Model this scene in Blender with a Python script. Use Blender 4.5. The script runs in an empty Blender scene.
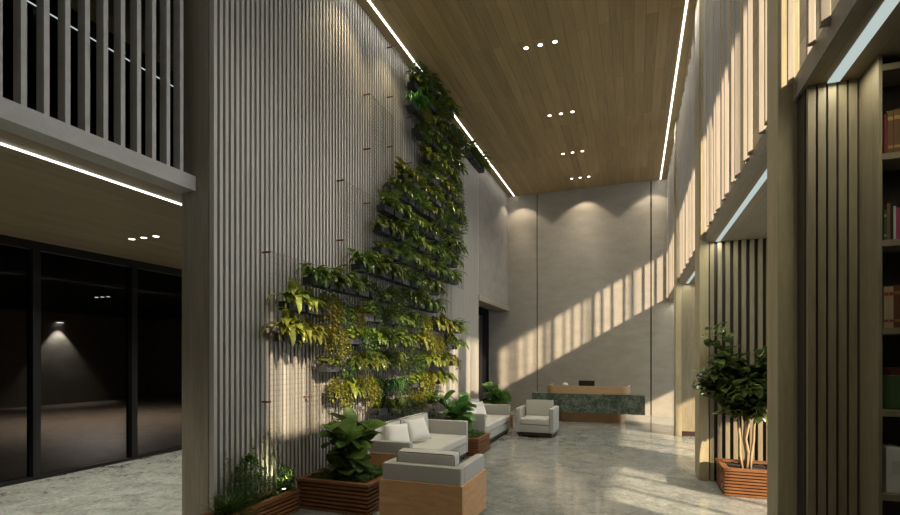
import bpy, bmesh, math, random
from mathutils import Vector, Matrix
S = 1.7                      # every length below is in eye heights (1.7 m)
PI = math.pi
SC = bpy.context.scene
COL = SC.collection
rnd = random.Random(7)

# ------------------------------------------------------------------ materials
def new_mat(name):
    m = bpy.data.materials.new(name); m.use_nodes = True
    nt = m.node_tree; nt.nodes.clear()
    out = nt.nodes.new('ShaderNodeOutputMaterial')
    return m, nt, out

def N(nt, t, **kw):
    n = nt.nodes.new(t)
    for k, v in kw.items():
        if k.startswith('i_'):
            key = k[2:]
            key = int(key) if key.isdigit() else key.replace('_', ' ')
            n.inputs[key].default_value = v
        else: setattr(n, k, v)
    return n

def ramp(nt, stops):
    r = nt.nodes.new('ShaderNodeValToRGB')
    e = r.color_ramp.elements
    while len(e) < len(stops): e.new(.5)
    for i, (p, c) in enumerate(stops):
        e[i].position = p; e[i].color = (*c, 1)
    return r

def coords(nt, scale, rot=(0, 0, 0), src='Object'):
    tc = nt.nodes.new('ShaderNodeTexCoord'); mp = nt.nodes.new('ShaderNodeMapping')
    mp.inputs['Scale'].default_value = scale; mp.inputs['Rotation'].default_value = rot
    nt.links.new(tc.outputs[src], mp.inputs['Vector'])
    return mp

def wood(name, light, dark, scale=(14, 14, .8), rough=.5, bump=.08, spec=.3):
    m, nt, out = new_mat(name); L = nt.links.new
    p = N(nt, 'ShaderNodeBsdfPrincipled', i_Roughness=rough); p.inputs['Specular IOR Level'].default_value = spec
    mp = coords(nt, scale)
    n1 = N(nt, 'ShaderNodeTexNoise', i_Scale=1.6, i_Detail=8, i_Roughness=.65, i_Distortion=.6)
    n2 = N(nt, 'ShaderNodeTexNoise', i_Scale=6.0, i_Detail=4, i_Roughness=.6)
    L(mp.outputs[0], n1.inputs['Vector']); L(mp.outputs[0], n2.inputs['Vector'])
    mx = N(nt, 'ShaderNodeMath', operation='ADD'); ml = N(nt, 'ShaderNodeMath', operation='MULTIPLY', i_1=.45)
    L(n2.outputs[0], ml.inputs[0]); L(n1.outputs[0], mx.inputs[0]); L(ml.outputs[0], mx.inputs[1])
    r = ramp(nt, [(.45, dark), (.95, light)])
    L(mx.outputs[0], r.inputs[0]); L(r.outputs[0], p.inputs['Base Color'])
    b = N(nt, 'ShaderNodeBump', i_Strength=bump, i_Distance=.01)
    L(mx.outputs[0], b.inputs['Height']); L(b.outputs[0], p.inputs['Normal'])
    L(p.outputs[0], out.inputs[0])
    return m

def planks(name, light, dark, width=.22, length=2.6, rough=.5, axis='Y'):
    m, nt, out = new_mat(name); L = nt.links.new
    p = N(nt, 'ShaderNodeBsdfPrincipled', i_Roughness=rough); p.inputs['Specular IOR Level'].default_value = .3
    mp = coords(nt, (1, 1, 1), (0, 0, -PI / 2) if axis == 'Y' else (0, 0, 0))
    br = N(nt, 'ShaderNodeTexBrick', i_Scale=1.0)
    br.inputs['Brick Width'].default_value = length; br.inputs['Row Height'].default_value = width
    br.inputs['Mortar Size'].default_value = .004; br.inputs['Bias'].default_value = 0
    br.inputs['Color1'].default_value = (.35, .35, .35, 1); br.inputs['Color2'].default_value = (.75, .75, .75, 1)
    br.inputs['Mortar'].default_value = (.05, .05, .05, 1)
    L(mp.outputs[0], br.inputs['Vector'])
    mp2 = coords(nt, (16, .9, 16))
    n1 = N(nt, 'ShaderNodeTexNoise', i_Scale=1.3, i_Detail=8, i_Roughness=.65, i_Distortion=.5)
    L(mp2.outputs[0], n1.inputs['Vector'])
    mx = N(nt, 'ShaderNodeMix', data_type='FLOAT'); mx.inputs[0].default_value = .5
    L(br.outputs[0], mx.inputs[2]); L(n1.outputs[0], mx.inputs[3])
    r = ramp(nt, [(.2, dark), (.75, light)])
    L(mx.outputs[0], r.inputs[0]); L(r.outputs[0], p.inputs['Base Color']); L(p.outputs[0], out.inputs[0])
    return m

def plaster(name, c1, c2, rough=.8):
    m, nt, out = new_mat(name); L = nt.links.new
    p = N(nt, 'ShaderNodeBsdfPrincipled', i_Roughness=rough); p.inputs['Specular IOR Level'].default_value = .2
    mp = coords(nt, (1, 1, 2.2))
    n1 = N(nt, 'ShaderNodeTexNoise', i_Scale=2.2, i_Detail=9, i_Roughness=.7)
    n2 = N(nt, 'ShaderNodeTexNoise', i_Scale=28, i_Detail=5, i_Roughness=.7)
    L(mp.outputs[0], n1.inputs['Vector']); L(mp.outputs[0], n2.inputs['Vector'])
    r = ramp(nt, [(.3, c1), (.7, c2)]); L(n1.outputs[0], r.inputs[0]); L(r.outputs[0], p.inputs['Base Color'])
    b = N(nt, 'ShaderNodeBump', i_Strength=.35, i_Distance=.02)
    L(n2.outputs[0], b.inputs['Height']); L(b.outputs[0], p.inputs['Normal']); L(p.outputs[0], out.inputs[0])
    return m

def marble(name, base, dark, vein, rough=(.12, .3), vs=1.6, veinw=.018):
    m, nt, out = new_mat(name); L = nt.links.new
    p = N(nt, 'ShaderNodeBsdfPrincipled'); p.inputs['Specular IOR Level'].default_value = .5
    mp = coords(nt, (1, 1, 1))
    n1 = N(nt, 'ShaderNodeTexNoise', i_Scale=3.4, i_Detail=12, i_Roughness=.74, i_Distortion=.5)
    n2 = N(nt, 'ShaderNodeTexNoise', i_Scale=vs, i_Detail=6, i_Roughness=.6, i_Distortion=1.4)
    n3 = N(nt, 'ShaderNodeTexNoise', i_Scale=22, i_Detail=5, i_Roughness=.7)
    for n in (n1, n2, n3): L(mp.outputs[0], n.inputs['Vector'])
    ad = N(nt, 'ShaderNodeMix', data_type='FLOAT'); ad.inputs[0].default_value = .4
    L(n1.outputs[0], ad.inputs[2]); L(n3.outputs[0], ad.inputs[3])
    r = ramp(nt, [(.40, dark), (.62, base)]); L(ad.outputs[0], r.inputs[0])
    sb = N(nt, 'ShaderNodeMath', operation='SUBTRACT', i_1=.5); ab = N(nt, 'ShaderNodeMath', operation='ABSOLUTE')
    L(n2.outputs[0], sb.inputs[0]); L(sb.outputs[0], ab.inputs[0])
    vr = ramp(nt, [(0, (1, 1, 1)), (veinw, (0, 0, 0))]); L(ab.outputs[0], vr.inputs[0])
    ms = N(nt, 'ShaderNodeMath', operation='MULTIPLY'); L(vr.outputs[0], ms.inputs[0]); L(n1.outputs[0], ms.inputs[1])
    mc = N(nt, 'ShaderNodeMix', data_type='RGBA'); mc.inputs[7].default_value = (*vein, 1)
    L(ms.outputs[0], mc.inputs[0]); L(r.outputs[0], mc.inputs[6]); L(mc.outputs[2], p.inputs['Base Color'])
    rr = N(nt, 'ShaderNodeMapRange'); rr.inputs[3].default_value = rough[0]; rr.inputs[4].default_value = rough[1]
    L(ad.outputs[0], rr.inputs[0]); L(rr.outputs[0], p.inputs['Roughness']); L(p.outputs[0], out.inputs[0])
    return m

def simple(name, c, rough=.5, metal=0, spec=.5, fabric=0):
    m, nt, out = new_mat(name); L = nt.links.new
    p = N(nt, 'ShaderNodeBsdfPrincipled', i_Roughness=rough, i_Metallic=metal); p.inputs['Specular IOR Level'].default_value = spec
    mp = coords(nt, (1, 1, 1))
    n = N(nt, 'ShaderNodeTexNoise', i_Scale=fabric or 9, i_Detail=4)
    L(mp.outputs[0], n.inputs['Vector'])
    r = ramp(nt, [(.3, tuple(v * .88 for v in c)), (.7, tuple(min(1, v * 1.08) for v in c))])
    L(n.outputs[0], r.inputs[0]); L(r.outputs[0], p.inputs['Base Color'])
    if fabric:
        b = N(nt, 'ShaderNodeBump', i_Strength=.25, i_Distance=.004)
        L(n.outputs[0], b.inputs['Height']); L(b.outputs[0], p.inputs['Normal'])
    L(p.outputs[0], out.inputs[0])
    return m

def emit(name, c, s):
    m, nt, out = new_mat(name)
    e = N(nt, 'ShaderNodeEmission', i_Strength=s); e.inputs[0].default_value = (*c, 1)
    nt.links.new(e.outputs[0], out.inputs[0]); return m

def leafm(name, c1, c2, rough=.33, trans=.3, var=.06):
    m, nt, out = new_mat(name); L = nt.links.new
    oi = N(nt, 'ShaderNodeObjectInfo'); mp = coords(nt, (1, 1, 1))
    n = N(nt, 'ShaderNodeTexNoise', i_Scale=14, i_Detail=2); L(mp.outputs[0], n.inputs['Vector'])
    r = ramp(nt, [(.32, c1), (.68, c2)]); L(n.outputs[0], r.inputs[0])
    h = N(nt, 'ShaderNodeHueSaturation')
    mr = N(nt, 'ShaderNodeMapRange'); mr.inputs[3].default_value = .5 - var * .5; mr.inputs[4].default_value = .5 + var * .4
    mv = N(nt, 'ShaderNodeMapRange'); mv.inputs[3].default_value = .75; mv.inputs[4].default_value = 1.3
    L(oi.outputs['Random'], mr.inputs[0]); L(oi.outputs['Random'], mv.inputs[0])
    L(mr.outputs[0], h.inputs['Hue']); L(mv.outputs[0], h.inputs['Value']); L(r.outputs[0], h.inputs['Color'])
    p = N(nt, 'ShaderNodeBsdfPrincipled', i_Roughness=rough); p.inputs['Specular IOR Level'].default_value = .45
    t = N(nt, 'ShaderNodeBsdfTranslucent'); mx = N(nt, 'ShaderNodeMixShader', i_0=trans)
    L(h.outputs[0], p.inputs['Base Color']); L(h.outputs[0], t.inputs[0])
    L(p.outputs[0], mx.inputs[1]); L(t.outputs[0], mx.inputs[2]); L(mx.outputs[0], out.inputs[0])
    return m

def glassm(name):
    m, nt, out = new_mat(name); L = nt.links.new
    fr = N(nt, 'ShaderNodeFresnel', i_IOR=1.22)
    t = N(nt, 'ShaderNodeBsdfTransparent'); t.inputs[0].default_value = (.55, .56, .58, 1)
    g = N(nt, 'ShaderNodeBsdfGlossy', i_Roughness=.02); mx = N(nt, 'ShaderNodeMixShader')
    ml = N(nt, 'ShaderNodeMath', operation='MULTIPLY', i_1=.3); L(fr.outputs[0], ml.inputs[0]); L(ml.outputs[0], mx.inputs[0]); L(t.outputs[0], mx.inputs[1]); L(g.outputs[0], mx.inputs[2]); L(mx.outputs[0], out.inputs[0])
    return m

M = {}
M['slat'] = wood('greige_slat_wood', (.42, .395, .34), (.31, .29, .25), (16, 16, .7))
M['slatback'] = wood('shade_toned_backing_wood', (.05, .04, .03), (.03, .024, .018), (16, 16, .7))  # backing tone darkened to deepen the shade between slats
M['greige'] = wood('greige_board_wood', (.27, .235, .18), (.17, .145, .105), (12, 12, .7))
M['board'] = wood('olive_grey_board_wood', (.30, .255, .165), (.19, .155, .10), (9, 9, 1.2))
M['post'] = wood('straw_post_wood', (.46, .395, .24), (.32, .27, .155), (9, 9, 1.2))
M['fin'] = wood('pale_fin_wood', (.42, .37, .30), (.30, .265, .215), (20, 20, .9))
M['ceil'] = planks('ceiling_planks', (.41, .31, .16), (.145, .108, .054), .17, 3.2)
M['soffit'] = planks('soffit_planks', (.30, .24, .15), (.16, .125, .078), .2, 2.4)
M['plaster'] = plaster('back_wall_plaster', (.27, .245, .203), (.35, .318, .265))
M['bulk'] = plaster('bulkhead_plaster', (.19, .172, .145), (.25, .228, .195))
M['balcony'] = plaster('balcony_concrete', (.33, .31, .28), (.41, .39, .35))
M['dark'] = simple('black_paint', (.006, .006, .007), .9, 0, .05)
M['frame'] = simple('black_frame_metal', (.006, .006, .007), .35)
M['glass'] = glassm('dark_tinted_glass')
M['floor'] = marble('polished_grey_stone', (.36, .37, .335), (.155, .162, .146), (.50, .50, .46), (.05, .14), 2.4, .01)
M['carpet'] = marble('brown_stone', (.34, .27, .20), (.12, .095, .07), (.36, .30, .24), (.35, .6), 3, .01)
M['granite'] = marble('green_granite', (.12, .15, .11), (.02, .03, .022), (.30, .33, .26), (.2, .4), 3.5, .05)
M['oak'] = wood('honey_oak', (.64, .37, .175), (.44, .235, .10), (3, 3, 14), .42)
M['teak'] = wood('red_teak_slats', (.25, .11, .042), (.13, .05, .02), (3, 3, 14), .4)
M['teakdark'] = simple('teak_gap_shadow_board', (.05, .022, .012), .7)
M['desk'] = wood('desk_ash_wood', (.50, .34, .18), (.38, .24, .12), (2, 2, 14), .4)
M['brass'] = simple('bronze_plinth', (.50, .29, .14), .3, .35)
M['legs'] = simple('dark_walnut_base', (.035, .018, .012), .4)
M['fabric'] = simple('light_grey_upholstery', (.42, .41, .37), .9, 0, .15, 160)
M['cushion'] = simple('pale_grey_cushion_fabric', (.52, .505, .455), .9, 0, .15, 180)
M['white'] = simple('offwhite_pillow_fabric', (.72, .70, .65), .9, 0, .15, 200)
M['pipe'] = simple('dark_piping', (.10, .095, .09), .8)
M['potgrey'] = simple('grey_planter_box', (.035, .035, .036), .7)
M['soil'] = simple('potting_soil', (.022, .015, .010), .95)
M['wire'] = simple('dull_wire', (.15, .13, .10), .5, .3)
M['rust'] = simple('red_brown_rod', (.16, .045, .028), .5, .3)
M['bark'] = wood('tan_bark', (.42, .31, .18), (.22, .15, .08), (18, 18, 3), .8, .4)
M['stem'] = simple('green_brown_stem', (.10, .10, .035), .7)
M['led'] = emit('cool_led', (1.0, .97, .92), 5.0)
M['ledside'] = emit('cool_led_wide', (.86, 1.0, .95), .5)
M['lamp'] = emit('downlight_lamp', (1.0, .93, .80), 6.0)
M['uplamp'] = emit('spot_lamp', (1.0, .95, .75), 5.0)
M['ring'] = simple('white_lamp_ring', (.6, .57, .5), .5)
M['screen'] = simple('monitor_black', (.012, .012, .013), .35)
M['shade'] = simple('white_plastic', (.75, .75, .72), .4)
M['whitebox'] = simple('white_card', (.72, .70, .66), .6)
M['f_fern'] = leafm('fern_green', (.06, .10, .016), (.13, .17, .028))
M['f_broad'] = leafm('broad_leaf_green', (.11, .14, .018), (.21, .22, .035), var=.05)
M['f_pothos'] = leafm('lime_leaf', (.12, .18, .02), (.22, .26, .035), var=.04)
M['f_gold'] = leafm('golden_leaf', (.17, .17, .022), (.26, .25, .032), var=.03)
M['f_dark'] = leafm('deep_green_leaf', (.04, .07, .014), (.08, .12, .024))
M['f_grass'] = leafm('bright_grass', (.04, .13, .018), (.08, .20, .03), var=.03)
M['f_fig'] = leafm('fig_leaf', (.055, .14, .028), (.125, .25, .05), .28, .22)
M['f_tree'] = leafm('tree_leaf', (.055, .10, .022), (.12, .19, .045), .22, .2)
M['f_herb'] = leafm('herb_green', (.04, .085, .014), (.08, .14, .025))

# ------------------------------------------------------------------ mesh helpers
def xf(mb, fn):
    mb.v = [fn(v) for v in mb.v]; return mb
def off_wall(mb): return xf(mb, lambda v: (max(v[0], XL + .021), v[1], v[2]))
class MB:
    def __init__(s): s.v = []; s.f = []
    def add(s, vs, fs):
        o = len(s.v); s.v += [tuple(p) for p in vs]; s.f += [tuple(i + o for i in f) for f in fs]; return s
    def box(s, x0, x1, y0, y1, z0, z1):
        return s.add([(x0, y0, z0), (x1, y0, z0), (x1, y1, z0), (x0, y1, z0), (x0, y0, z1), (x1, y0, z1), (x1, y1, z1), (x0, y1, z1)],
                     [(0, 3, 2, 1), (4, 5, 6, 7), (0, 1, 5, 4), (1, 2, 6, 5), (2, 3, 7, 6), (3, 0, 4, 7)])
    def disc(s, c, r, z, n=20, up=False):
        vs = [(c[0] + r * math.cos(2 * PI * i / n), c[1] + r * math.sin(2 * PI * i / n), z) for i in range(n)]
        return s.add(vs, [tuple(range(n)) if up else tuple(reversed(range(n)))])
    def lathe(s, c, prof, n=20):
        vs = []; fs = []
        for r, z in prof:
            for i in range(n): vs.append((c[0] + r * math.cos(2 * PI * i / n), c[1] + r * math.sin(2 * PI * i / n), c[2] + z))
        for k in range(len(prof) - 1):
            for i in range(n):
                a = k * n + i; b = k * n + (i + 1) % n
                fs.append((a, b, b + n, a + n))
        fs.append(tuple(reversed(range(n)))); fs.append(tuple(range((len(prof) - 1) * n, len(prof) * n)))
        return s.add(vs, fs)
    def tube(s, pts, rad, n=6):
        vs = []; fs = []; pts = [Vector(p) for p in pts]
        for k, p in enumerate(pts):
            d = (pts[min(k + 1, len(pts) - 1)] - pts[max(k - 1, 0)]).normalized()
            a = d.orthogonal().normalized() if k == 0 else (a - d * a.dot(d)).normalized()
            b = d.cross(a); r = rad[k] if isinstance(rad, (list, tuple)) else rad
            for i in range(n):
                t = 2 * PI * i / n; vs.append(p + (a * math.cos(t) + b * math.sin(t)) * r)
        for k in range(len(pts) - 1):
            for i in range(n):
                q = k * n + i; w = k * n + (i + 1) % n
                fs.append((q, w, w + n, q + n))
        fs.append(tuple(reversed(range(n)))); fs.append(tuple(range((len(pts) - 1) * n, len(pts) * n)))
        return s.add(vs, fs)
    def soft(s, x0, x1, y0, y1, z0, z1, r, puff=(0, 0, 0), n=9):
        c = Vector(((x0 + x1) / 2, (y0 + y1) / 2, (z0 + z1) / 2)); h = Vector(((x1 - x0) / 2, (y1 - y0) / 2, (z1 - z0) / 2))
        idx = {}; vs = []; fs = []
        def vert(q):
            k = tuple(round(t, 5) for t in q)
            if k in idx: return idx[k]
            p = Vector((q[0] * h.x, q[1] * h.y, q[2] * h.z))
            inn = Vector([max(-h[i] + r, min(h[i] - r, p[i])) for i in range(3)])
            d = p - inn
            if d.length > 1e-9: p = inn + d.normalized() * r
            for i in range(3):
                if puff[i]:
                    o = [q[j] for j in range(3) if j != i]
                    p[i] += puff[i] * q[i] * (1 - o[0] ** 4) * (1 - o[1] ** 4)
            idx[k] = len(vs); vs.append(p + c); return idx[k]
        G = []
        for q in range(3):
            k = min(.9, r / h[q]); e = [-1, -1 + .42 * k, -1 + .73 * k, -1 + k]
            G.append(e + [(-1 + k) * (1 - 2 * i / 4) for i in (1, 2, 3)] + [-t for t in reversed(e)])
        n = len(G[0]) - 1
        for ax in range(3):
            for sg in (-1, 1):
                for i in range(n):
                    for j in range(n):
                        q = []
                        for a, b in ((i, j), (i + 1, j), (i + 1, j + 1), (i, j + 1)):
                            p = [0, 0, 0]; p[ax] = sg; p[(ax + 1) % 3] = G[(ax + 1) % 3][a]; p[(ax + 2) % 3] = G[(ax + 2) % 3][b]; q.append(vert(p))
                        if sg < 0: q.reverse()
                        fs.append(tuple(q))
        return s.add(vs, fs)
    def leaf(s, base, yaw, pitch, length, width, droop, segs=5, fold=.25, prof=None, roll=0.0, wav=0.0, rng=rnd):
        p = Vector(base); st = length / segs; vs = []; fs = []
        for k in range(segs + 1):
            t = k / segs
            d = Vector((math.cos(yaw) * math.cos(pitch), math.sin(yaw) * math.cos(pitch), math.sin(pitch)))
            side = Vector((-math.sin(yaw), math.cos(yaw), 0)); nr = side.cross(d) * -1
            side = side * math.cos(roll) + nr * math.sin(roll)
            w = width * .5 * (prof(t) if prof else math.sin(PI * min(1, .08 + .92 * t)) ** .8)
            up = nr * (fold * w + (rng.uniform(-wav, wav) if wav else 0))
            vs += [p + side * w + up, p, p - side * w + up]
            p = p + d * st; pitch -= droop / segs
        for k in range(segs):
            a = 3 * k
            fs += [(a, a + 1, a + 4, a + 3), (a + 1, a + 2, a + 5, a + 4)]
        return s.add(vs, fs)
    def frond(s, base, yaw, pitch, length, width, droop, segs=12, rng=rnd):
        p = Vector(base); st = length / segs
        for k in range(segs):
            t = (k + 1) / segs
            d = Vector((math.cos(yaw) * math.cos(pitch), math.sin(yaw) * math.cos(pitch), math.sin(pitch)))
            side = Vector((-math.sin(yaw), math.cos(yaw), 0)); nr = d.cross(side)
            q = p + d * st
            s.add([p + nr * .001, p - nr * .001, q], [(0, 1, 2)])
            if k > 0:
                w = width * .5 * math.sin(PI * (.15 + .85 * t)) ** .7
                for sg in (1, -1):
                    tip = p + side * sg * w + d * w * .5 - nr * w * .25
                    s.add([p, p + d * st * .45 + side * sg * w * .35, tip, p - d * st * .4 + side * sg * w * .4], [(0, 1, 2, 3)])
            p = q; pitch -= droop / segs
        return s

def mesh_obj(name, mb, mat, o=(0, 0, 0), bevel=0, smooth=False):
    me = bpy.data.meshes.new(name)
    me.from_pydata([((v[0] - o[0]) * S, (v[1] - o[1]) * S, (v[2] - o[2]) * S) for v in mb.v], [], mb.f)
    if bevel:
        bm = bmesh.new(); bm.from_mesh(me)
        bmesh.ops.remove_doubles(bm, verts=bm.verts, dist=1e-6)
        bmesh.ops.bevel(bm, geom=[e for e in bm.edges if e.is_manifold and e.calc_face_angle(0) > .5], offset=bevel * S, segments=3, affect='EDGES', profile=.5, clamp_overlap=True)
        bm.to_mesh(me); bm.free()
    me.update()
    if smooth:
        for p in me.polygons: p.use_smooth = True
    me.materials.append(mat)
    ob = bpy.data.objects.new(name, me); COL.objects.link(ob)
    return ob

def tag(o, label, cat, group=None, kind=None):
    o['label'] = label; o['category'] = cat
    if group: o['group'] = group
    if kind: o['kind'] = kind
    return o

def thing(name, loc, label, cat, group=None):
    o = bpy.data.objects.new(name, None); COL.objects.link(o); o.empty_display_size = .1
    o.location = Vector(loc) * S; o['o'] = list(loc)
    return tag(o, label, cat, group)

def part(name, mb, mat, parent, bevel=0, smooth=False, sub=None, label=None):
    """mb in world coordinates; parent a thing (or part, with sub = its thing)"""
    o = list((sub or parent)['o'])
    ob = mesh_obj(name, mb, mat, o, bevel, smooth); ob.parent = parent
    if label: ob['label'] = label
    return ob

def solo(name, mb, mat, loc, label, cat, group=None, bevel=0, smooth=False, kind=None):
    ob = mesh_obj(name, mb, mat, loc, bevel, smooth); ob.location = Vector(loc) * S; ob['o'] = list(loc)
    return tag(ob, label, cat, group, kind)

def struct(name, mb, mat, parent=None, bevel=0):
    ob = mesh_obj(name, mb, mat, (0, 0, 0), bevel)
    if parent: ob.parent = parent
    else: ob['kind'] = 'structure'
    return ob

# ------------------------------------------------------------------ key dimensions
ZC = 4.01; YB = 9.16; XL = -2.216; XR = .52; YN = -3.0
ZS = 1.93; ZF = 1.99           # soffit and upper floor on the right
XF = 2.66                      # outer facade on the right
XG = -4.59                     # curtain wall on the left
XO = -11.4                     # far wall behind the curtain wall

# ------------------------------------------------------------------ room shell
struct('floor', MB().box(XG, XF + .2, YN, YB + .1, -.06, 0), M['floor'])
struct('floor_beyond', MB().box(XO - .1, XG, YN, YB + .1, -.06, 0), M['carpet'])
struct('ceiling', MB().box(XO - .1, XF + .1, YN, YB + .1, ZC, ZC + .1), M['ceil'])
# back wall: three plaster sheets with open joints over a dark backing
wb = struct('wall_back', MB().box(-2.62, -1.682, YB, YB + .04, 0, ZC).box(-1.666, .263, YB, YB + .04, 0, ZC).box(.283, XF + .1, YB, YB + .04, 0, ZC), M['plaster'])
struct('joint_backing', MB().box(XO, XF + .1, YB + .04, YB + .1, 0, ZC), M['dark'], wb)
struct('wall_front', MB().box(XO - .1, XF + .1, YN - .1, YN, 0, ZC), M['greige'])
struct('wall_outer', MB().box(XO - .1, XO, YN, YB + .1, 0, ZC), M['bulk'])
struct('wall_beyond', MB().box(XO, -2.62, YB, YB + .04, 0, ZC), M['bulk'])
# slatted feature wall
wl = struct('wall_left', MB().box(-2.437, XL - .022, 2.15, 7.22, 0, ZC), M['greige'])
struct('slat_backing', MB().box(XL - .022, XL - .016, 2.17, 7.21, 0, ZC), M['slatback'], wl)
m = MB(); y = 2.15; i = 0
while y < 7.2:
    m.box(XL - .016, XL + .018, y, y + .0225, 0, ZC - .002); y += .0418
struct('wall_slats', m, M['slat'], wl)
# bulkhead and dark doorway in the far left corner
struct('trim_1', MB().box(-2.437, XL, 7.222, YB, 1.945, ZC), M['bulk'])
struct('trim_2', MB().box(-2.437, XL + .02, 7.222, YB, 1.86, 1.945), M['greige'])
struct('trim_3', MB().box(-2.60, -2.437, 7.0, YB, 1.90, 1.945), M['soffit'])
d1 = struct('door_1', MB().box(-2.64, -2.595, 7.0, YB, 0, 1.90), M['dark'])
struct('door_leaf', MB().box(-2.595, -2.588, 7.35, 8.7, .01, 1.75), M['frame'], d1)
# left mezzanine slab
struct('trim_4', MB().box(-2.45, -2.33, YN, 2.148, 1.94, 2.023), M['balcony'])
struct('ceiling_passage', MB().box(XG - .05, -2.45, YN, YB, 1.94, 2.02), M['soffit'])
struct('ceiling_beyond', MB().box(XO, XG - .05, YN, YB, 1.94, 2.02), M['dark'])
# right mezzanine
struct('ceiling_bays', MB().box(.56, XF, YN, YB, ZS, ZF), M['soffit'])
struct('trim_5', MB().box(.545, .56, YN, YB, ZS, ZF + .02), M['greige'])
# posts between the bays
for k, (y0, y1, x0) in enumerate([(2.14, 2.30, .497), (4.49, 4.80, .497), (6.93, 7.22, .497)]):
    struct('trim_%d' % (6 + k), MB().box(x0, .565, y0, y1, 0, ZC), M['post'], None, .003)
# cross walls of the bays
def slat_cross(name, x0, x1, y, pitch, w, mat):
    b = struct(name, MB().box(x0, x1, y, y + .08, 0, ZS), M['slatback'])
    mm = MB(); x = x0 + .004
    while x < x1 - w: mm.box(x, x + w, y - .022, y, 0, ZS - .002); x += pitch
    struct('cross_slats', mm, mat, b)
slat_cross('wall_near_bay', .556, 1.9, 2.05, .0290, .0225, M['board'])
slat_cross('wall_middle_bay', .57, 1.9, 4.52, .0565, .031, M['board'])
struct('wall_far_bay', MB().box(.57, 1.9, 6.96, 7.04, 0, ZS), M['board'])
struct('baseboard_far_bay', MB().box(.57, 1.9, 6.945, 6.96, 0, .06), M['legs'])
# outer facade on the right: mullions stand, head and sill bands
f1 = struct('window_1', MB().box(XF - .03, XF + .03, -.7, YB, 0, .03).box(XF - .03, XF + .03, -.7, YB, 1.60, 1.63), M['frame'])
f2 = struct('window_2', MB().box(XF - .03, XF + .03, -.7, YB, 2.3, 2.33).box(XF - .03, XF + .03, -.7, YB, 3.97, ZC), M['frame'])
y = -.61; m1 = MB(); m2 = MB()
while y < YB:
    m1.box(XF - .02, XF + .02, y - .012, y + .012, .03, 1.60); m2.box(XF - .02, XF + .02, y - .014, y + .014, 2.33, 3.97); y += .47
struct('mullions', m1, M['frame'], f1); struct('mullions', m2, M['frame'], f2)
struct('wall_right', MB().box(XF, XF + .1, -.7, 1.75, 0, 1.63).box(XF, XF + .1, -.7, YB, 1.63, 2.3).box(XF, XF + .1, YN, -.7, 0, ZC), M['greige'])  # unseen lower near stretch is closed to keep skylight off the bookcase bay

# glazed curtain wall on the left, two storeys
m = MB()
for z0, z1 in ((0, 1.94), (2.02, ZC)):
    m.box(XG - .02, XG + .035, YN, YB, z0, z0 + .03).box(XG - .02, XG + .035, YN, YB, z1 - .07 if z0 == 0 else 3.82, z1)
w3 = struct('window_3', m, M['frame'])
m = MB(); y = 2.627 - .843 * 6
while y < YB:
    m.box(XG - .03, XG + .05, y - .028, y + .028, .03, 1.88).box(XG - .03, XG + .05, y - .028, y + .028, 2.05, 3.82); y += .843
struct('mullions', m, M['frame'], w3)
struct('glazing', MB().box(XG - .004, XG + .002, YN, YB, .03, 1.87).box(XG - .004, XG + .002, YN, YB, 2.05, 3.82), M['glass'], w3)

# ------------------------------------------------------------------ LED strips
def strip(x, w, y0, y1, z, mat, label):
    solo('led_strip', MB().box(x - w / 2, x + w / 2, y0, y1, z - .006, z - .0004), M[mat], (x, y0, z), label, 'light strip', 'recessed light strips')
strip(-2.10, .015, YN, YB - .02, ZC, 'led', 'long white light strip in ceiling along the slatted green wall')
strip(.42, .015, YN, YB - .02, ZC, 'led', 'long white light strip in ceiling above the fin screens')
strip(-2.61, .010, YN, 7.0, 1.94, 'led', 'white light strip under the left balcony beside the glass wall')
strip(XG + .09, .012, YN, YB, 3.82, 'ledside', 'thin white light strip high behind the left balcony bars')
strip(.63, .034, -1.5, 2.02, ZS, 'ledside', 'wide white light strip under the upper floor beside the bookcase')
strip(.63, .030, 2.31, 4.49, ZS, 'ledside', 'white light strip over the potted tree in the middle bay')
strip(.63, .030, 4.81, 6.92, ZS, 'ledside', 'white light strip under upper floor, beyond the potted tree bay')
strip(.63, .030, 7.23, 9.1, ZS, 'ledside', 'small white light strip nearest the right end of back wall')
strip(-2.50, .012, 7.2, 9.0, 1.90, 'ledside', 'thin light strip over the dark doorway in far left corner')

# ------------------------------------------------------------------ downlights
def downlight(x, y, z, r, label, group):
    t = thing('recessed_downlight', (x, y, z), label, 'downlight', group)
    part('trim_ring', MB().lathe((x, y, z - .006), [(r, 0), (r, .006)], 24), M['ring'], t)
    part('lamp', MB().disc((x, y), r * .8, z - .0065, 24), M['lamp'], t)
pos = ['left', 'middle', 'right']
rows = [(1.95, 'added unseen row closest to the front wall'), (3.37, 'added unseen row second from front wall'), (4.80, 'ceiling row nearest the viewer'), (6.245, 'second ceiling row'), (7.488, 'third ceiling row'), (8.582, 'last ceiling row by the back wall')]  # first two rows are added out of view, to brighten the near posts
for y, rn in rows:
    for k, x in enumerate((-.985, -.847, -.707)):
        downlight(x, y, ZC, .027, 'round downlight, %s one of three, %s' % (pos[k], rn), 'ceiling downlights')
for k, x in enumerate((-3.735, -3.605, -3.475)):
    downlight(x, 2.83, 1.94, .027, 'round downlight under the left balcony, %s one of its trio' % pos[k], 'balcony downlights')
for k, x in enumerate((-7.9, -7.77, -7.64)):
    downlight(x, 5.4, 1.94, .03, 'faint downlight seen through the glass wall, %s one of three' % pos[k], 'downlights behind the glass')

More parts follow.
